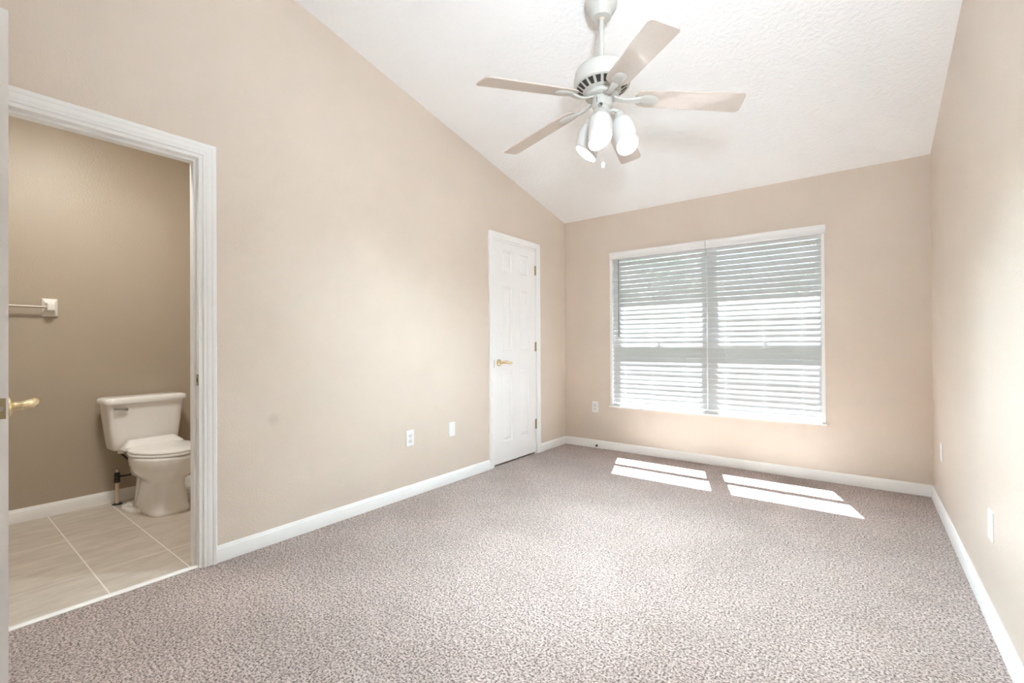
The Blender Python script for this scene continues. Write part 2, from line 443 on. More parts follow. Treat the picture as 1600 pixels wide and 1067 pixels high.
for z in (0.295, 1.067, 1.83):
    k = MB(); k.tube([(0.006, -0.580, z - 0.045), (0.006, -0.580, z + 0.045)], 0.0068, 12)
    k.lathe([(0.004, 0), (0.0055, 0.004), (0.001, 0.009)], (0.006, -0.580, z + 0.045), (0, 0, 1), 10)
    k.box(-0.001, 0.003, -0.592, -0.568, z - 0.045, z + 0.045)
    tag(k.build('hinge', M['old_brass'], d1, smooth=40), 'aged brass hinge')
k = MB(); k.box(-0.012, 0.0015, -1.236, -1.2305, 0.885, 0.955)
tag(k.build('latch_plate', M['old_brass'], d1), 'aged brass latch plate')

# bathroom door (door_2), swung open 90 degrees into the bedroom
d2 = thing('door_2', (0.02, -4.262, 0), 'white bathroom door standing open at the left edge, seen edge on', 'door', kind='structure')
pan2 = []
for (xa, xb) in ((0.105, 0.335), (0.405, 0.635)):
    for (za, zb) in ((0.19, 0.83), (1.01, 1.61), (1.745, 1.935)): pan2.append((xa, xb, za, zb))
slab = raised_door(0.74, 2.005, 0.035, pan2).xform(Matrix.Translation((0.02, -4.2425, 0.015)))
slab.build('door_slab', M['door'], d2)
lever_handle(d2, (0.70, -4.226, 0.932), (0, 1, 0), (-1, 0, 0))
lever_handle(d2, (0.70, -4.2595, 0.932), (0, -1, 0), (-1, 0, 0))
k = MB(); k.box(0.7595, 0.7612, -4.2425 - 0.0127, -4.2425 + 0.0127, 0.932 - 0.028, 0.932 + 0.028)
lp = k.build('latch_plate', M['old_brass'], d2, bevel=0.0006); tag(lp, 'aged brass latch plate')
MB().tube([(0.761, -4.2425, 0.932), (0.772, -4.2425, 0.932)], 0.008, 14).build('latch_bolt', M['chrome'], lp, smooth=40)
for z in (0.22, 1.02, 1.82):
    MB().tube([(0.012, -4.2665, z - 0.045), (0.012, -4.2665, z + 0.045)], 0.0065, 12).build('hinge', M['old_brass'], d2, smooth=40)

# bathroom door frame: jamb + casings + strike plate
fr = thing('trim_1', (0, (D2[0] + D2[1])/2, 0), 'white jamb and fluted casing around the bathroom doorway', 'door frame', kind='structure')
k = MB(); k.box(-WT - 0.004, 0.0, D2[1] - 0.016, D2[1], 0, DT); k.box(-WT - 0.004, 0.0, D2[0], D2[0] + 0.016, 0, DT); k.box(-WT - 0.004, 0.0, D2[0] + 0.016, D2[1] - 0.016, DT - 0.016, DT)
k.build('door_jamb', M['trim'], fr)
k = MB(); k.box(-0.072, -0.039, D2[1] - 0.027, D2[1] - 0.016, 0.004, DT - 0.016); k.box(-0.072, -0.039, D2[0] + 0.016, D2[0] + 0.027, 0.004, DT - 0.016); k.box(-0.072, -0.039, D2[0] + 0.027, D2[1] - 0.027, DT - 0.027, DT - 0.016)
k.build('door_stop', M['trim'], fr, bevel=0.002)
casing('door_casing', D2[0], D2[1], DT, 0.0, 1, fr, M['trim'])
casing('bathroom_casing', D2[0], D2[1], DT, -WT, -1, fr, M['trim'])
k = MB(); ys = D2[1] - 0.016
k.box(-0.034, -0.006, ys - 0.0015, ys + 0.001, 0.900, 0.957)
st = k.build('strike_plate', M['old_brass'], fr, bevel=0.0008); tag(st, 'aged brass strike plate')
MB().box(-0.026, -0.014, ys - 0.0022, ys + 0.001, 0.917, 0.938).build('latch_hole', M['dark'], st)

# ------------------------------------------------------------------ window_1 (vinyl twin single-hung, inside a white-edged recess)
w1 = thing('window_1', ((WX0 + WX1)/2, 0.1, WZ0), 'wide white twin sash window in the far wall', 'window', kind='structure')
FX0, FX1, MX0, MX1 = WX0 + 0.040, WX1 - 0.022, 1.434, 1.534
FY0, FY1 = 0.070, 0.130
k = MB(); k.box(WX0, FX0, FY0, FY1, WZ0, WZ1); k.box(FX1, WX1, FY0, FY1, WZ0, WZ1)
k.box(FX0, FX1, FY0, FY1, WZ1 - 0.045, WZ1); k.box(FX0, FX1, FY0, FY1, WZ0, WZ0 + 0.035)
k.build('window_frame', M['vinyl'], w1, bevel=0.003)
MB().box(MX0, MX1, FY0 - 0.004, FY1, WZ0 + 0.035, WZ1 - 0.045).build('mullion', M['vinyl'], w1, bevel=0.003)
for (xa, xb) in ((FX0, MX0), (MX1, FX1)):
    zm = 1.115
    for (za, zb, ya, yb, nm) in ((zm - 0.040, WZ1 - 0.045, 0.101, 0.124, 'upper_sash'), (WZ0 + 0.035, zm + 0.024, 0.076, 0.099, 'lower_sash')):
        r = 0.018; k = MB()
        bt, tp = (0.060, 0.016) if nm == 'upper_sash' else (0.028, 0.060)
        k.box(xa + 0.001, xa + r, ya, yb, za, zb); k.box(xb - r, xb - 0.001, ya, yb, za, zb); k.box(xa + r, xb - r, ya, yb, za, za + bt); k.box(xa + r, xb - r, ya, yb, zb - tp, zb)
        sa = k.build(nm, M['vinyl'], w1, bevel=0.002)
        MB().box(xa + r, xb - r, (ya + yb)/2 - 0.002, (ya + yb)/2 + 0.002, za + bt, zb - tp).build('glass_pane', M['glass'], sa)
    k = MB(); xm = (xa + xb)/2
    k.box(xm - 0.025, xm + 0.025, 0.078, 0.099, zm + 0.024, zm + 0.036); k.box(xm - 0.008, xm + 0.022, 0.070, 0.080, zm + 0.028, zm + 0.034)
    k.build('sash_lock', M['vinyl'], w1, bevel=0.002)
# white recess lining and slim edge trim on the wall face, sill
k = MB(); k.box(WX0 - 0.020, WX0 + 0.003, -0.004, FY0, WZ0 - 0.0, WZ1 + 0.002); k.box(WX1 - 0.003, WX1 + 0.020, -0.004, FY0, WZ0 - 0.0, WZ1 + 0.002)
k.box(WX0 - 0.020, WX1 + 0.020, -0.004, FY0, WZ1 - 0.002, WZ1 + 0.006)
k.build('recess_trim', M['trim'], w1, bevel=0.002)
k = MB(); k.prism([(FY0, WZ0 - 0.012), (FY0, WZ0 + 0.004), (-0.016, WZ0 + 0.004), (-0.021, WZ0), (-0.021, WZ0 - 0.010), (-0.016, WZ0 - 0.014), (0.0, WZ0 - 0.014)],
                  lambda q: (WX0 - 0.028, q[0], q[1]), lambda q: (WX1 + 0.028, q[0], q[1]))
k.build('window_sill', M['trim'], w1, smooth=50)

# ------------------------------------------------------------------ blinds: two faux-wood blinds side by side
PITCH, TILT, SW_ = 0.0463, radians(59.7), 0.0525
XM = 1.484
def slat_mb(x0, x1):
    k = MB(); R = []
    prof = []
    for i in range(7):
        t = -1 + 2*i/6; prof.append((t*SW_/2, 0.0007*(1 - t*t) + 0.0013))
    for i in range(6, -1, -1):
        t = -1 + 2*i/6; prof.append((t*SW_/2, 0.0007*(1 - t*t) - 0.0013))
    # local u runs from the room side (-) to the window side (+); the room side hangs lower
    pts = [(u*cos(TILT) - v_*sin(TILT), u*sin(TILT) + v_*cos(TILT)) for u, v_ in prof]
    k.rings([[(x0, a, b_) for a, b_ in pts], [(x1, a, b_) for a, b_ in pts]]); return k
def blind(x0, x1, ladders, lifts, label, wand_x=None):
    yc = 0.032
    root = thing('window_blind', ((x0 + x1)/2, yc, WZ0 + 0.006), label, 'blind', 'white horizontal blinds in the window')
    n = 31; z0 = 0.516
    s0 = slat_mb(x0, x1).build('slat', M['slat'], None, smooth=40)
    for i in range(n):
        o = s0 if i == 0 else s0.copy()
        if i: COL.objects.link(o)
        o.location = (0, yc + 0.001*random.uniform(-1, 1), z0 + i*PITCH)
        o.rotation_euler = (radians(random.uniform(-1.0, 1.0)), 0, 0)
        o.parent = root; o.matrix_parent_inverse = Matrix.Translation(-Vector(root.location))
    k = MB(); k.box(x0, x1, yc - 0.024, yc + 0.026, WZ0 + 0.008, WZ0 + 0.028)
    k.build('bottom_rail', M['valance'], root, bevel=0.004)
    k = MB(); k.box(x0, x1, yc - 0.022, yc + 0.030, WZ1 - 0.085, WZ1 - 0.006)
    k.build('headrail', M['slat'], root, bevel=0.002)
    for x in ladders:
        k = MB(); top = WZ1 - 0.062; bot = WZ0 + 0.028
        k.tube([(x, yc - 0.0185, bot), (x, yc - 0.0185, top)], 0.0009, 5); k.tube([(x, yc + 0.0185, bot), (x, yc + 0.0185, top)], 0.0009, 5)
        for i in range(n):
            z = z0 + i*PITCH
            k.tube([(x, yc - 0.0185, z - 0.030), (x, yc + 0.0185, z + 0.028)], 0.0007, 4)
        k.build('ladder_cord', M['cord'], root)
    for x in lifts:
        MB().tube([(x, yc - 0.0195, WZ0 + 0.028), (x, yc - 0.0195, WZ1 - 0.062)], 0.0008, 5).build('lift_cord', M['cord'], root)
    xa = x0 - 0.018 if x0 < 1 else x0; xb = x1 + 0.034 if x1 > 2 else x1
    k = MB(); k.prism([(-0.018, 1.957), (-0.022, 1.960), (-0.022, 1.968), (-0.018, 1.972), (-0.018, 2.006), (-0.023, 2.012), (-0.026, 2.022), (-0.026, 2.027), (-0.006, 2.027), (-0.006, 1.957)],
                      lambda q: (xa, q[0], q[1]), lambda q: (xb, q[0], q[1]))
    k.build('valance', M['valance'], root, smooth=50)
    if wand_x:
        w_ = MB().tube([(wand_x, yc - 0.028, WZ1 - 0.07), (wand_x + 0.001, yc - 0.030, 1.55), (wand_x + 0.002, yc - 0.030, 1.19)], 0.0045, 8)
        w_.lathe([(0.0045, 0), (0.0065, 0.004), (0.0065, 0.02), (0.003, 0.026)], (wand_x + 0.002, yc - 0.030, 1.166), (0, 0, 1), 8)
        tag(w_.build('tilt_wand', M['wand'], root, smooth=50), 'dark grey tilt wand')
    return root
blind(WX0 + 0.005, XM - 0.003, (0.695, 1.300), (0.97,), 'white slatted blind over the left half of the window', 0.632)
blind(XM + 0.003, WX1 - 0.005, (1.640, 2.222), (1.945,), 'white slatted blind over the right half of the window')

# ------------------------------------------------------------------ wall plates and outlets
def plate_root(name, loc, label, cat): return thing(name, loc, label, cat, 'white wall plates')
def frame_at(loc, nrm):
    nrm = Vector(nrm); z = Vector((0, 0, 1)); r = z.cross(nrm)
    return Matrix(((r.x, nrm.x*-1, 0, loc[0]), (r.y, nrm.y*-1, 0, loc[1]), (0, 0, 1, loc[2]), (0, 0, 0, 1)))   # local -y points into the room
def cover(k, hole=None):
    R = []
    for ins, dep in ((0, 0), (0, 0.003), (0.004, 0.006)):
        a, b_ = 0.035 - ins, 0.057 - ins
        R.append([(-a, -dep, -b_), (a, -dep, -b_), (a, -dep, b_), (-a, -dep, b_)])
    k.rings(R); return k
def outlet(loc, nrm, label):
    root = plate_root('power_outlet', loc, label, 'outlet'); mx = frame_at(loc, nrm)
    cover(MB()).xform(mx).build('cover_plate', M['plate'], root, bevel=0.001)
    for s_ in (-1, 1):
        k = MB(); zc = s_*0.0195; P = []
        for j in range(24):
            a = 2*pi*j/24; P.append((0.0172*cos(a), max(-0.0135, min(0.0135, 0.0172*sin(a))) + zc))
        k.prism(P, lambda q: (q[0], -0.004, q[1]), lambda q: (q[0], -0.0085, q[1]))
        rc = k.xform(mx).build('receptacle', M['socket'], root)
        k = MB(); k.box(-0.0085, -0.0055, -0.0090, -0.006, zc - 0.002, zc + 0.0065); k.box(0.0055, 0.0085, -0.0090, -0.006, zc - 0.001, zc + 0.0055)
        k.lathe([(0.0030, 0), (0.0030, 0.003)], (0, -0.0090, zc - 0.0075), (0, 1, 0), 12)
        k.xform(mx).build('slot', M['dark'], rc)
    MB().lathe([(0.003, 0), (0.0025, 0.0012)], (0, -0.0055, 0), (0, -1, 0), 12).xform(mx).build('screw', M['chrome'], root)
    return root
def blank(loc, nrm, label):
    root = plate_root('blank_wall_plate', loc, label, 'wall plate'); mx = frame_at(loc, nrm)
    cover(MB()).xform(mx).build('cover_plate', M['plate'], root, bevel=0.001)
    for s_ in (-1, 1): MB().lathe([(0.003, 0), (0.0025, 0.0012)], (0, -0.0058, s_*0.030), (0, -1, 0), 12).xform(mx).build('screw', M['plate'], root)
    return root
outlet((0, -2.193, 0.420), (1, 0, 0), 'white duplex outlet low on the left wall')
outlet((0.363, 0, 0.428), (0, -1, 0), 'white duplex outlet on the window wall left of the window')
blank((0, -1.766, 0.420), (1, 0, 0), 'plain white plate on the left wall between outlet and closet')
blank((W, -1.850, 0.387), (-1, 0, 0), 'white plate on the right wall nearest the camera')
blank((W, -0.445, 0.402), (-1, 0, 0), 'white plate on the right wall near the far corner')
# small dark cable stub on the far baseboard
k = MB(); k.lathe([(0.012, 0), (0.012, 0.004), (0.008, 0.006), (0.008, 0.020), (0.006, 0.024)], (0.385, -0.0145, 0.026), (0, -1, 0), 14)
cs = k.build('cable_stub', M['rubber'], smooth=40); tag(cs, 'small dark cable stub on the baseboard below the window wall outlet', 'cable')

# ------------------------------------------------------------------ ceiling fan
FCX, FCY = 1.540, -2.199
FZC = ceil_z(FCY)
fan = thing('ceiling_fan', (FCX, FCY, FZC), 'white five blade ceiling fan with lit tulip lamps', 'ceiling fan')
C0 = (FCX, FCY, 0)
def flathe(prof, name, mtl, parent=fan, smooth=40, seg=48): return MB().lathe(prof, C0, (0, 0, 1), seg).build(name, mtl, parent, smooth=smooth)
flathe([(0.020, 2.795), (0.048, 2.796), (0.052, 2.802), (0.058, 2.822), (0.066, 2.830), (0.078, 2.848), (0.081, 2.870), (0.081, FZC + 0.018)], 'canopy', M['fan'])
rod = flathe([(0.0125, 2.53), (0.0125, 2.80)], 'downrod', M['fan'], seg=20)
tag(flathe([(0.0145, 2.786), (0.0165, 2.790), (0.0165, 2.803), (0.013, 2.806)], 'hanger_ball', M['pipe'], rod, seg=20), 'tan hanger ball')
flathe([(0.020, 2.565), (0.034, 2.562), (0.060, 2.553), (0.108, 2.536), (0.128, 2.524), (0.138, 2.506), (0.143, 2.480), (0.1455, 2.470), (0.1455, 2.446), (0.143, 2.438), (0.138, 2.434), (0.132, 2.434), (0.085, 2.404), (0.082, 2.404)], 'motor_housing', M['fan'])
k = MB(); sa_ = radians(-92)
for q_, hh in ((2.363, 0.006), (2.349, 0.009)):
    c_ = Vector((FCX + 0.0535*cos(sa_), FCY + 0.0535*sin(sa_), q_))
    k.lathe([(0.0022, -0.001), (0.0022, 0.0012)], c_, (cos(sa_), sin(sa_), 0), 10); k.lathe([(0.0022, -0.001), (0.0022, 0.0012)], c_ - Vector((0, 0, hh)), (cos(sa_), sin(sa_), 0), 10)
tag(k.build('reverse_switch', M['dark'], fan), 'tiny dark switch slots on the housing')
# cooling vents: dark slots on the conical underside
k = MB()
for i in range(20):
    a0 = 2*pi*i/20
    for sgn in (1,):
        q = []
        for (r, da) in ((0.130, -0.105), (0.130, 0.105), (0.099, 0.085), (0.099, -0.085)):
            z = 2.434 - (0.132 - r)/(0.132 - 0.085)*0.030
            q.append((r, a0 + da, z))
        lo = [(FCX + r*cos(a), FCY + r*sin(a), z - 0.0012) for r, a, z in q]; hi = [(FCX + r*cos(a), FCY + r*sin(a), z + 0.003) for r, a, z in q]
        k.rings([lo, hi])
tag(k.build('cooling_vent', M['dark'], fan), 'dark vent slots around the motor underside')
flathe([(0.070, 2.408), (0.082, 2.404), (0.086, 2.398), (0.086, 2.382), (0.080, 2.378), (0.050, 2.377)], 'flywheel', M['fan'])
flathe([(0.046, 2.380), (0.052, 2.376), (0.0535, 2.370), (0.0535, 2.336), (0.050, 2.330), (0.040, 2.326), (0.038, 2.318), (0.043, 2.312), (0.043, 2.298), (0.034, 2.290), (0.012, 2.286)], 'switch_housing', M['fan'])

DROOP, BPITCH = math.atan2(0.083, 0.634), radians(-12)
RT = 0.693     # blade tip radius
for i in range(5):
    ang = radians(28.4 - 72*i)
    # local frame: x outward along the drooping blade, y across, z up
    Mx = Matrix.Translation((FCX, FCY, 2.384)) @ Matrix.Rotation(ang, 4, 'Z') @ Matrix.Rotation(DROOP, 4, 'Y') @ Matrix.Rotation(BPITCH, 4, 'X')
    def outline():
        P = []
        x0, xn, x1, h0, h1, r = 0.170, 0.222, RT, 0.040, 0.066, 0.022
        P += [(x0, -0.034), (x0 + 0.018, -0.050), (xn, -0.0585)]
        for j in range(6): a = -pi/2 + j*pi/2/5; P.append((x1 - r + r*cos(a), -h1 + r + r*sin(a)))
        for j in range(6): a = j*pi/2/5; P.append((x1 - r + r*cos(a), h1 - r + r*sin(a)))
        P += [(xn, 0.0585), (x0 + 0.018, 0.050), (x0, 0.034)]
        return P
    k = MB(); P = outline()
    k.prism(P, lambda q: (q[0], q[1], -0.003), lambda q: (q[0], q[1], 0.003))
    bl = k.xform(Mx).build('blade', M['blade'], fan, bevel=0.0012)
    # blade iron: spatula pad under the blade + curved arm back to the flywheel
    k = MB(); P = []
    for j in range(28):
        a = 2*pi*j/28; rr = 0.0345 + 0.004*cos(a)
        P.append((0.232 + 0.056*cos(a)*(1 if cos(a) > 0 else 1.25), rr*sin(a)*(1 if cos(a) > -0.2 else (1 - 0.42*(-cos(a) - 0.2)/0.8))))
    k.rings([[(0.232 + (q[0]-0.232)*s_, q[1]*s_, z) for q in P] for s_, z in ((0.97, -0.003), (1.0, -0.005), (1.0, -0.0075), (0.86, -0.0105), (0.5, -0.0115))])
    R = []
    for j in range(9):
        t = j/8; x = 0.062 + (0.195 - 0.062)*t
        wv = 0.017 - 0.003*sin(t*pi) + 0.004*t; zv = -0.0075 - 0.012*sin(t*pi) + 0.004*(1 - t)
        R.append([(x, -wv, zv + 0.003), (x, wv, zv + 0.003), (x, wv*0.8, zv - 0.004), (x, -wv*0.8, zv - 0.004)])
    k.rings(R)
    ir = k.xform(Mx).build('blade_iron', M['fan'], bl, smooth=40)
    tag(ir, 'white curved blade bracket')

# lamps: slant-cut tulip shades on short arms (az in world degrees)
def shade_mb(L, slant_dir, ax):
    """rings along ax from the neck; slant_dir = world vector towards which the mouth opens (shorter side)"""
    ax = Vector(ax).normalized(); sd = Vector(slant_dir); sd = (sd - ax*sd.dot(ax)).normalized(); td = ax.cross(sd)
    prof = [(0.0, 0.020), (0.04, 0.031), (0.10, 0.041), (0.2, 0.0505), (0.34, 0.057), (0.5, 0.060), (0.68, 0.0605), (0.86, 0.0585), (1.0, 0.0560)]
    R = []
    for t, r in prof:
        R.append([ax*(L*t - 0.55*r*cos(2*pi*j/40)*t**1.8) + (sd*cos(2*pi*j/40) + td*sin(2*pi*j/40))*r for j in range(40)])
    return R
vr = Vector((cos(radians(26)), sin(radians(26)), 0)); vn = Vector((cos(radians(-64)), sin(radians(-64)), 0))   # right-hand and near directions at the fan
cuts = [vr*0.9 + vn*0.35, vn*0.95 + vr*0.1, vn*0.4 - vr*0.8]
for i, az in enumerate((-70, 38, 158)):
    rad = Vector((cos(radians(az)), sin(radians(az)), 0))
    ax = (Vector((0, 0, -1)) + rad*0.26).normalized()
    nr, nz = ((0.056, 2.274), (0.092, 2.288), (0.092, 2.288))[i]
    neck = Vector((FCX, FCY, nz)) + rad*nr
    base = Vector((FCX, FCY, 2.312)) + rad*0.036
    k = MB(); k.tube([base, base + rad*0.022 + Vector((0, 0, 0.006)), neck + Vector((0, 0, 0.020)), neck + ax*0.004], [0.009, 0.010, 0.012, 0.014], 14)
    k.lathe([(0.014, -0.020), (0.022, -0.016), (0.027, -0.006), (0.0275, 0.012), (0.025, 0.014), (0.010, 0.014)], neck, ax, 24)
    arm = k.build('lamp_arm', M['fan'], fan, smooth=40)
    R = shade_mb(0.158, cuts[i], ax)
    k = MB(); k.rings([[q + neck + ax*0.004 for q in r] for r in R], cap=False)
    sh = k.build('lamp_shade', M['shade'], arm, smooth=180, solid=0.003)
    tag(sh, 'frosted white slant cut glass shade')
    k = MB(); k.lathe([(0.012, 0.014), (0.013, 0.030), (0.018, 0.045), (0.026, 0.062), (0.029, 0.078), (0.026, 0.094), (0.016, 0.105), (0.004, 0.109)], neck, ax, 24)
    tag(k.build('light_bulb', M['bulb'], arm, smooth=60), 'glowing white bulb')
# pull chain
pc = Vector((FCX, FCY, 0)) + vr*0.004 - vn*0.010
k = MB(); k.tube([(pc.x, pc.y, 2.300), (pc.x, pc.y, 2.045)], 0.0012, 6)
ch = k.build('pull_chain', M['fan'], fan)
MB().lathe([(0.002, 0), (0.008, -0.005), (0.0105, -0.013), (0.006, -0.019), (0.009, -0.024), (0.003, -0.030)], (pc.x, pc.y, 2.046), (0, 0, 1), 16).build('pull_knob', M['plate'], ch, smooth=50)

# ------------------------------------------------------------------ toilet
TY = -3.385
toi = thing('toilet', (-1.50, TY, 0), 'off white two piece toilet against the bathroom wall', 'toilet')
def sup(a, b_, n_, j, N):        # superellipse point
    t = 2*pi*j/N; c, s_ = cos(t), sin(t)
    return a*math.copysign(abs(c)**(2/n_), c), b_*math.copysign(abs(s_)**(2/n_), s_)
def ring(cx, cy, z, a, b_, n_=2.0, N=48, taper=0.0):
    R = []
    for j in range(N):
        x, y = sup(a, b_, n_, j, N); R.append((cx + x, cy + y*(1 - taper*x/a), z))
    return R
# tank
k = MB(); R = []
for z, hw, hd in ((0.392, 0.150, 0.070), (0.394, 0.185, 0.080), (0.402, 0.190, 0.086), (0.45, 0.196, 0.089), (0.55, 0.208, 0.093), (0.65, 0.219, 0.097), (0.712, 0.226, 0.099)):
    R.append(ring(-1.487, TY, z, hd, hw, 7))
k.rings(R); k.build('tank', M['porcelain'], toi, smooth=60)
k = MB(); R = []
for z, hw, hd in ((0.708, 0.226, 0.100), (0.710, 0.238, 0.109), (0.722, 0.242, 0.112), (0.738, 0.239, 0.110), (0.747, 0.231, 0.103), (0.7515, 0.213, 0.088), (0.753, 0.1, 0.04)):
    R.append(ring(-1.480, TY, z, hd, hw, 7))
k.rings(R); k.build('tank_lid', M['porcelain'], toi, smooth=60)
# flush lever on the front of the tank, left side
k = MB(); fx = -1.391
k.lathe([(0.014, 0), (0.014, 0.005), (0.010, 0.008)], (fx - 0.004, TY - 0.130, 0.668), (1, 0, 0), 18)
k.tube([(fx + 0.008, TY - 0.130, 0.668), (fx + 0.014, TY - 0.145, 0.670), (fx + 0.016, TY - 0.175, 0.675), (fx + 0.014, TY - 0.200, 0.677)], [0.009, 0.009, 0.007, 0.010], 10)
tag(k.build('flush_lever', M['chrome'], toi, smooth=50), 'chrome flush lever')
# bowl + pedestal as one lofted body
k = MB(); R = []
#      z     cx      a(half length) b(half width) n
body = [(0.000, -1.190, 0.196, 0.110, 4.5), (0.010, -1.190, 0.200, 0.114, 4.5), (0.026, -1.190, 0.197, 0.111, 4.5),
        (0.050, -1.188, 0.189, 0.105, 4.2), (0.11, -1.186, 0.178, 0.098, 4.0), (0.17, -1.182, 0.170, 0.094, 3.6), (0.205, -1.176, 0.168, 0.096, 3.0),
        (0.235, -1.155, 0.190, 0.125, 2.2), (0.265, -1.145, 0.212, 0.152, 2.1), (0.300, -1.140, 0.228, 0.172, 2.1), (0.340, -1.138, 0.237, 0.182, 2.1),
        (0.372, -1.137, 0.240, 0.185, 2.1), (0.385, -1.137, 0.238, 0.183, 2.1), (0.389, -1.137, 0.230, 0.175, 2.1)]
for z, cx, a, b_, n_ in body: R.append(ring(cx, TY, z, a, b_, n_, 56))
k.rings(R); bowl = k.build('bowl', M['porcelain'], toi, smooth=60)
# rear deck under the tank and the wider rear foot with trapway
k = MB(); R = []
for z, hw, hd in ((0.20, 0.070, 0.10), (0.26, 0.078, 0.12), (0.33, 0.090, 0.135), (0.375, 0.105, 0.14), (0.390, 0.108, 0.14), (0.393, 0.100, 0.135)):
    R.append(ring(-1.430, TY, z, hd, hw, 4))
k.rings(R); k.build('deck', M['porcelain'], toi, smooth=60)
k = MB(); R = []
for z, hw, hd in ((0.0, 0.158, 0.135), (0.012, 0.160, 0.137), (0.026, 0.154, 0.131), (0.030, 0.130, 0.118), (0.034, 0.090, 0.105), (0.12, 0.082, 0.105), (0.20, 0.076, 0.11), (0.24, 0.072, 0.10)):
    R.append(ring(-1.330, TY, z, hd, hw, 3.2))
k.rings(R); k.build('foot', M['porcelain'], toi, smooth=60)
for s_ in (-1, 1):
    MB().lathe([(0.017, 0.0), (0.017, 0.012), (0.013, 0.021), (0.004, 0.025)], (-1.315, TY + s_*0.130, 0.028), (0, 0, 1), 18).build('bolt_cap', M['porcelain'], toi, smooth=50)
# seat ring and lid
def egg(cx, a, b_, z, N=56): return [(cx + a*cos(2*pi*j/N), TY + b_*sin(2*pi*j/N)*(1 - 0.10*cos(2*pi*j/N)), z) for j in range(N)]
k = MB(); k.rings([egg(-1.128, 0.226, 0.182, 0.392), egg(-1.128, 0.233, 0.188, 0.395), egg(-1.128, 0.233, 0.188, 0.404), egg(-1.128, 0.226, 0.182, 0.409)])
k.build('seat', M['seatplastic'], toi, smooth=50)
k = MB(); k.rings([egg(-1.130, 0.226, 0.181, 0.4105), egg(-1.130, 0.232, 0.187, 0.414), egg(-1.130, 0.230, 0.185, 0.422), egg(-1.130, 0.205, 0.162, 0.429), egg(-1.130, 0.10, 0.08, 0.432)])
lid = k.build('seat_lid', M['seatplastic'], toi, smooth=50)
# raised wedge at the back of the lid
k = MB()
prof = [(-1.372, 0.409), (-1.372, 0.456), (-1.360, 0.465), (-1.338, 0.465), (-1.255, 0.428), (-1.255, 0.409)]
R = []
for yy, sc in ((-0.172, 0.90), (-0.168, 0.97), (-0.150, 1.0), (0.150, 1.0), (0.168, 0.97), (0.172, 0.90)):
    R.append([(-1.315 + (q[0] + 1.315)*sc*(1.0 if q[0] < -1.3 else (0.55 if abs(yy) > 0.16 else 0.8)), TY + yy*(1.0 if q[1] < 0.44 else 0.80), 0.409 + (q[1] - 0.409)*sc) for q in prof])
k.rings(R); k.build('lid_hinge_cover', M['seatplastic'], toi, smooth=50)
toi.rotation_euler = (0, 0, radians(5.5)); toi.location.x += 0.022
# water supply
sp = thing('water_supply', (-1.515, -3.515, 0), 'floor water supply stub with dark valve and hose beside the toilet', 'water supply')
px, py = -1.515, -3.517
tag(MB().lathe([(0.030, 0.0005), (0.030, 0.003), (0.022, 0.007), (0.011, 0.008)], (px, py, 0), (0, 0, 1), 24).build('escutcheon', M['rubber'], sp, smooth=50), 'dark floor flange')
tag(MB().tube([(px, py, 0.002), (px, py, 0.165)], 0.0105, 14).build('riser_pipe', M['pipe'], sp, smooth=50), 'beige riser pipe')
k = MB().lathe([(0.013, 0.150), (0.0175, 0.155), (0.0175, 0.178), (0.014, 0.182), (0.0165, 0.186), (0.0165, 0.214), (0.010, 0.222)], (px, py, 0), (0, 0, 1), 18)
k.lathe([(0.011, 0.0), (0.011, 0.03)], (px, py, 0.196), (1, 0.2, 0), 14)
vv = k.build('shutoff_valve', M['rubber'], sp, smooth=40)
tag(MB().lathe([(0.008, 0.0), (0.008, 0.012), (0.013, 0.014), (0.013, 0.022)], (px, py, 0.220), (0, 0, 1), 12).build('valve_handle', M['chrome'], vv, smooth=40), 'chrome valve handle')
ta = Vector((-1.462, TY - 0.122, 0.394))
pts = []
P0, P1, P2, P3 = Vector((px + 0.028, py + 0.006, 0.197)), Vector((px + 0.05, py + 0.26, 0.19)), Vector((ta.x + 0.05, ta.y + 0.06, 0.26)), ta - Vector((0, 0, 0.035))
for i in range(21):
    t = i/20; pts.append(P0*(1-t)**3 + P1*3*t*(1-t)**2 + P2*3*t*t*(1-t) + P3*t**3)
tag(MB().tube(pts, 0.0062, 10).build('supply_hose', M['rubber'], sp, smooth=60), 'dark braided hose')
MB().lathe([(0.010, 0), (0.019, 0.004), (0.019, 0.026), (0.014, 0.034)], (ta.x, ta.y, 0.357), (0, 0, 1), 16).build('tank_nut', M['porcelain'], sp, smooth=40)

# towel bar on the bathroom wall
tb = thing('towel_bar', (BX, -4.15, 1.35), 'white ceramic towel bar holder with clear bar on the bathroom wall', 'towel bar')
def tb_mount(y):
    k = MB(); R = []
    for hw, hh, d in ((0.038, 0.058, 0), (0.038, 0.058, 0.010), (0.034, 0.054, 0.014), (0.024, 0.034, 0.024), (0.019, 0.024, 0.050), (0.019, 0.023, 0.066), (0.015, 0.019, 0.071)):
        R.append([(BX + d, y + q[0], 1.352 + q[1]) for q in ((-hw, -hh), (hw, -hh), (hw, hh), (-hw, hh))])
    k.rings(R); return k.build('bracket', M['ceramic'], tb, bevel=0.003)
tb_mount(-3.840); tb_mount(-4.450)
tag(MB().tube([(BX + 0.052, -4.435, 1.352), (BX + 0.052, -3.855, 1.352)], 0.0085, 14).build('bar', M['clearbar'], tb, smooth=60), 'thin clear bar')

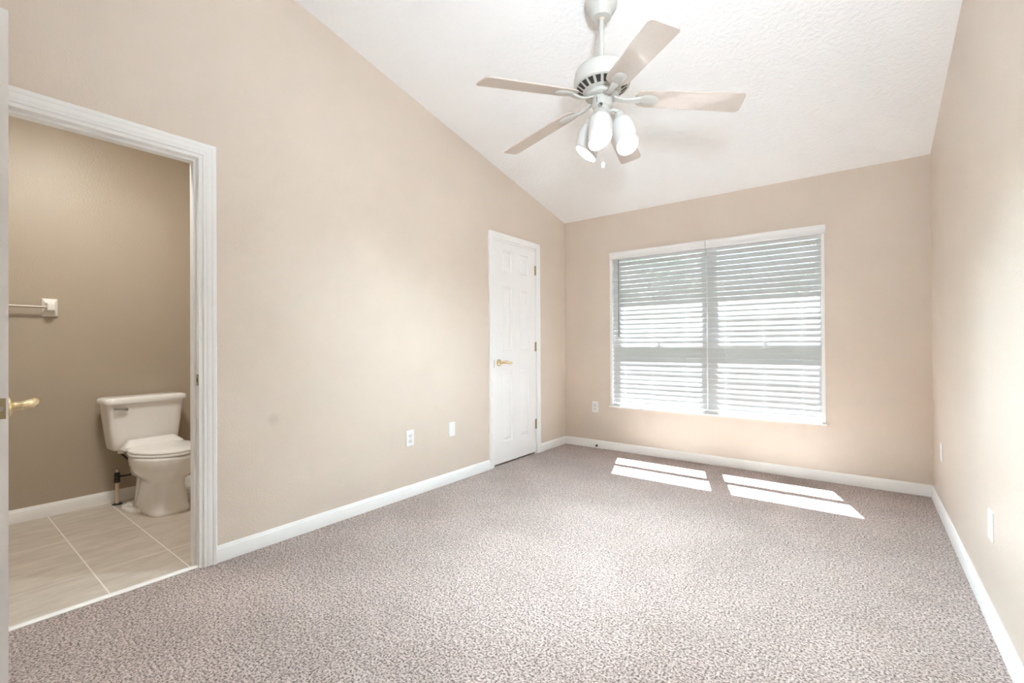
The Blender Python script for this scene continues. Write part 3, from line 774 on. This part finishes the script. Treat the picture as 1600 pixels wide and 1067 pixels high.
# ------------------------------------------------------------------ fill lamps added out of frame to brighten bedroom and bathroom
def flush_lamp(name, loc, r, glow, label, tilt=0.0):
    root = thing(name, loc, label, 'ceiling light')
    ax = Vector((0, sin(tilt), -cos(tilt)))
    MB().lathe([(r*0.5, 0.0), (r, 0.001), (r, 0.018), (r*0.94, 0.024)], loc, ax, 32).build('lamp_base', M['fan'], root, smooth=40)
    MB().lathe([(r*0.94, 0.024), (r*0.90, 0.05), (r*0.72, 0.078), (r*0.4, 0.094), (0.005, 0.098)], loc, ax, 32, cap=False).build('lamp_diffuser', glow, root, smooth=60)
    return root
flush_lamp('added_bathroom_light', (-0.42, -3.75, BH), 0.16, M['bath_fill_glow'], 'added round warm bathroom ceiling light, unseen above the doorway view')  # added source out of view, lights the toilet and tiles
area('added_bathroom_lamp_light', (-0.42, -3.75, BH - 0.12), 0.28, BATH_FILL_LAMP, (0.94, 0.94, 0.90))
fl = thing('added_floor_lamp', (2.80, -4.15, 0), 'added white uplight floor lamp beside the right wall, unseen, brightening the room', 'floor lamp')  # added source out of view, lifts ceiling and far walls
LC = (2.80, -4.15, 0)
MB().lathe([(0.12, 0.0), (0.12, 0.015), (0.03, 0.03), (0.013, 0.04)], LC, (0, 0, 1), 32).build('lamp_base', M['fan'], fl, smooth=40)
MB().lathe([(0.012, 0.03), (0.012, 1.66)], LC, (0, 0, 1), 16).build('pole', M['fan'], fl, smooth=40)
HA = Vector((-0.54, 0.78, 0.74)).normalized(); HC = Vector((LC[0], LC[1], 1.70))      # swivel head tipped towards the room
MB().lathe([(0.016, -0.05), (0.05, -0.04), (0.105, 0.0), (0.140, 0.06), (0.150, 0.10), (0.153, 0.10), (0.143, 0.055), (0.107, -0.006), (0.05, -0.046)], HC, HA, 32, cap=False).build('lamp_shade', M['fan'], fl, smooth=50)
MB().lathe([(0.001, -0.03), (0.05, -0.026), (0.055, -0.010), (0.03, 0.0), (0.001, 0.004)], HC, HA, 24, cap=False).build('light_bulb', M['fill_glow'], fl, smooth=60)
area('added_floor_lamp_light', tuple(HC + HA*0.085), 0.24, FILL_LAMP, (0.80, 0.91, 1.0), tuple(HA)).data.spread = radians(125)

# ------------------------------------------------------------------ outside
mb = MB(); mb.box(-40, 40, 0.16, 60, -0.35, -0.25)
S(mb.build('ground', M['grass']), 'green lawn outside the window', 'lawn')
mb = MB(); mb.box(-1.5, W + 1.5, 0.16, 0.545, 2.405, 2.62)
S(mb.build('roof', M['stucco']), 'roof eave overhanging the window outside', 'eave')
fn = thing('fence', (0, 9.0, -0.25), 'weathered board fence across the yard outside the window', 'fence')
k = MB(); x = -14.0
while x < 10:
    k.box(x, x + 0.138, 9.0, 9.02, -0.25, 1.75 + random.uniform(-0.012, 0.012)); x += 0.142
k.box(-14, 10, 9.02, 9.06, 0.0, 0.09); k.box(-14, 10, 9.02, 9.06, 1.4, 1.49)
k.build('fence_panel', M['fence'], fn)
for i in range(11): MB().box(-14 + i*2.4, -13.9 + i*2.4, 9.06, 9.16, -0.25, 1.8).build('fence_post', M['fence'], fn)
def tree(name, x, y, h, clumps, leaf, label):
    t = thing(name, (x, y, -0.25), label, 'tree', 'garden trees outside the window')
    k = MB(); top = Vector((x + 0.1, y, h*0.75))
    k.tube([(x, y, -0.25), (x + 0.03, y, 0.6), (x - 0.02, y + 0.02, 1.2), top], [0.06, 0.045, 0.035, 0.012], 8)
    f = MB()
    for (cx, cy, cz, r, nn) in clumps:
        k.tube([(x, y, max(0.7, cz - 1.2)), (x*0.4 + cx*0.6, y*0.4 + cy*0.6, cz - 0.35), (cx, cy, cz)], [0.022, 0.014, 0.005], 6)
        for _ in range(nn):
            d = Vector((random.gauss(0, 1), random.gauss(0, 1), random.gauss(0, 0.7))).normalized()*r*random.random()**0.5
            p_ = Vector((cx, cy, cz)) + d
            q = Matrix.Rotation(random.uniform(0, 6.28), 3, 'Z') @ Matrix.Rotation(random.uniform(-1.0, 1.0), 3, 'X')
            s_ = leaf*random.uniform(0.7, 1.3)
            f.add([p_ + q @ Vector(w_) for w_ in ((0, -s_, 0), (s_*0.38, -s_*0.1, s_*0.08), (0, s_, 0), (-s_*0.38, -s_*0.1, s_*0.08))], [(0, 1, 2, 3)])
    k.build('trunk', M['bark'], t, smooth=60); f.build('foliage', M['leaf'], t)
tree('garden_tree', -0.7, 5.0, 3.4, [(-0.7, 5, 2.55, 0.55, 500), (-0.35, 5.1, 2.2, 0.45, 350), (-1.1, 4.9, 2.8, 0.4, 260), (-0.1, 5, 2.75, 0.35, 160), (-1.5, 5.1, 2.2, 0.35, 160)], 0.055, 'leafy green tree seen through the left blind')
tree('garden_tree', 1.75, 5.4, 3.2, [(1.7, 5.4, 2.35, 0.40, 150), (2.05, 5.4, 2.75, 0.35, 110), (1.35, 5.5, 2.9, 0.3, 70), (1.5, 5.3, 2.05, 0.3, 80)], 0.05, 'sparse young tree seen through the right blind')
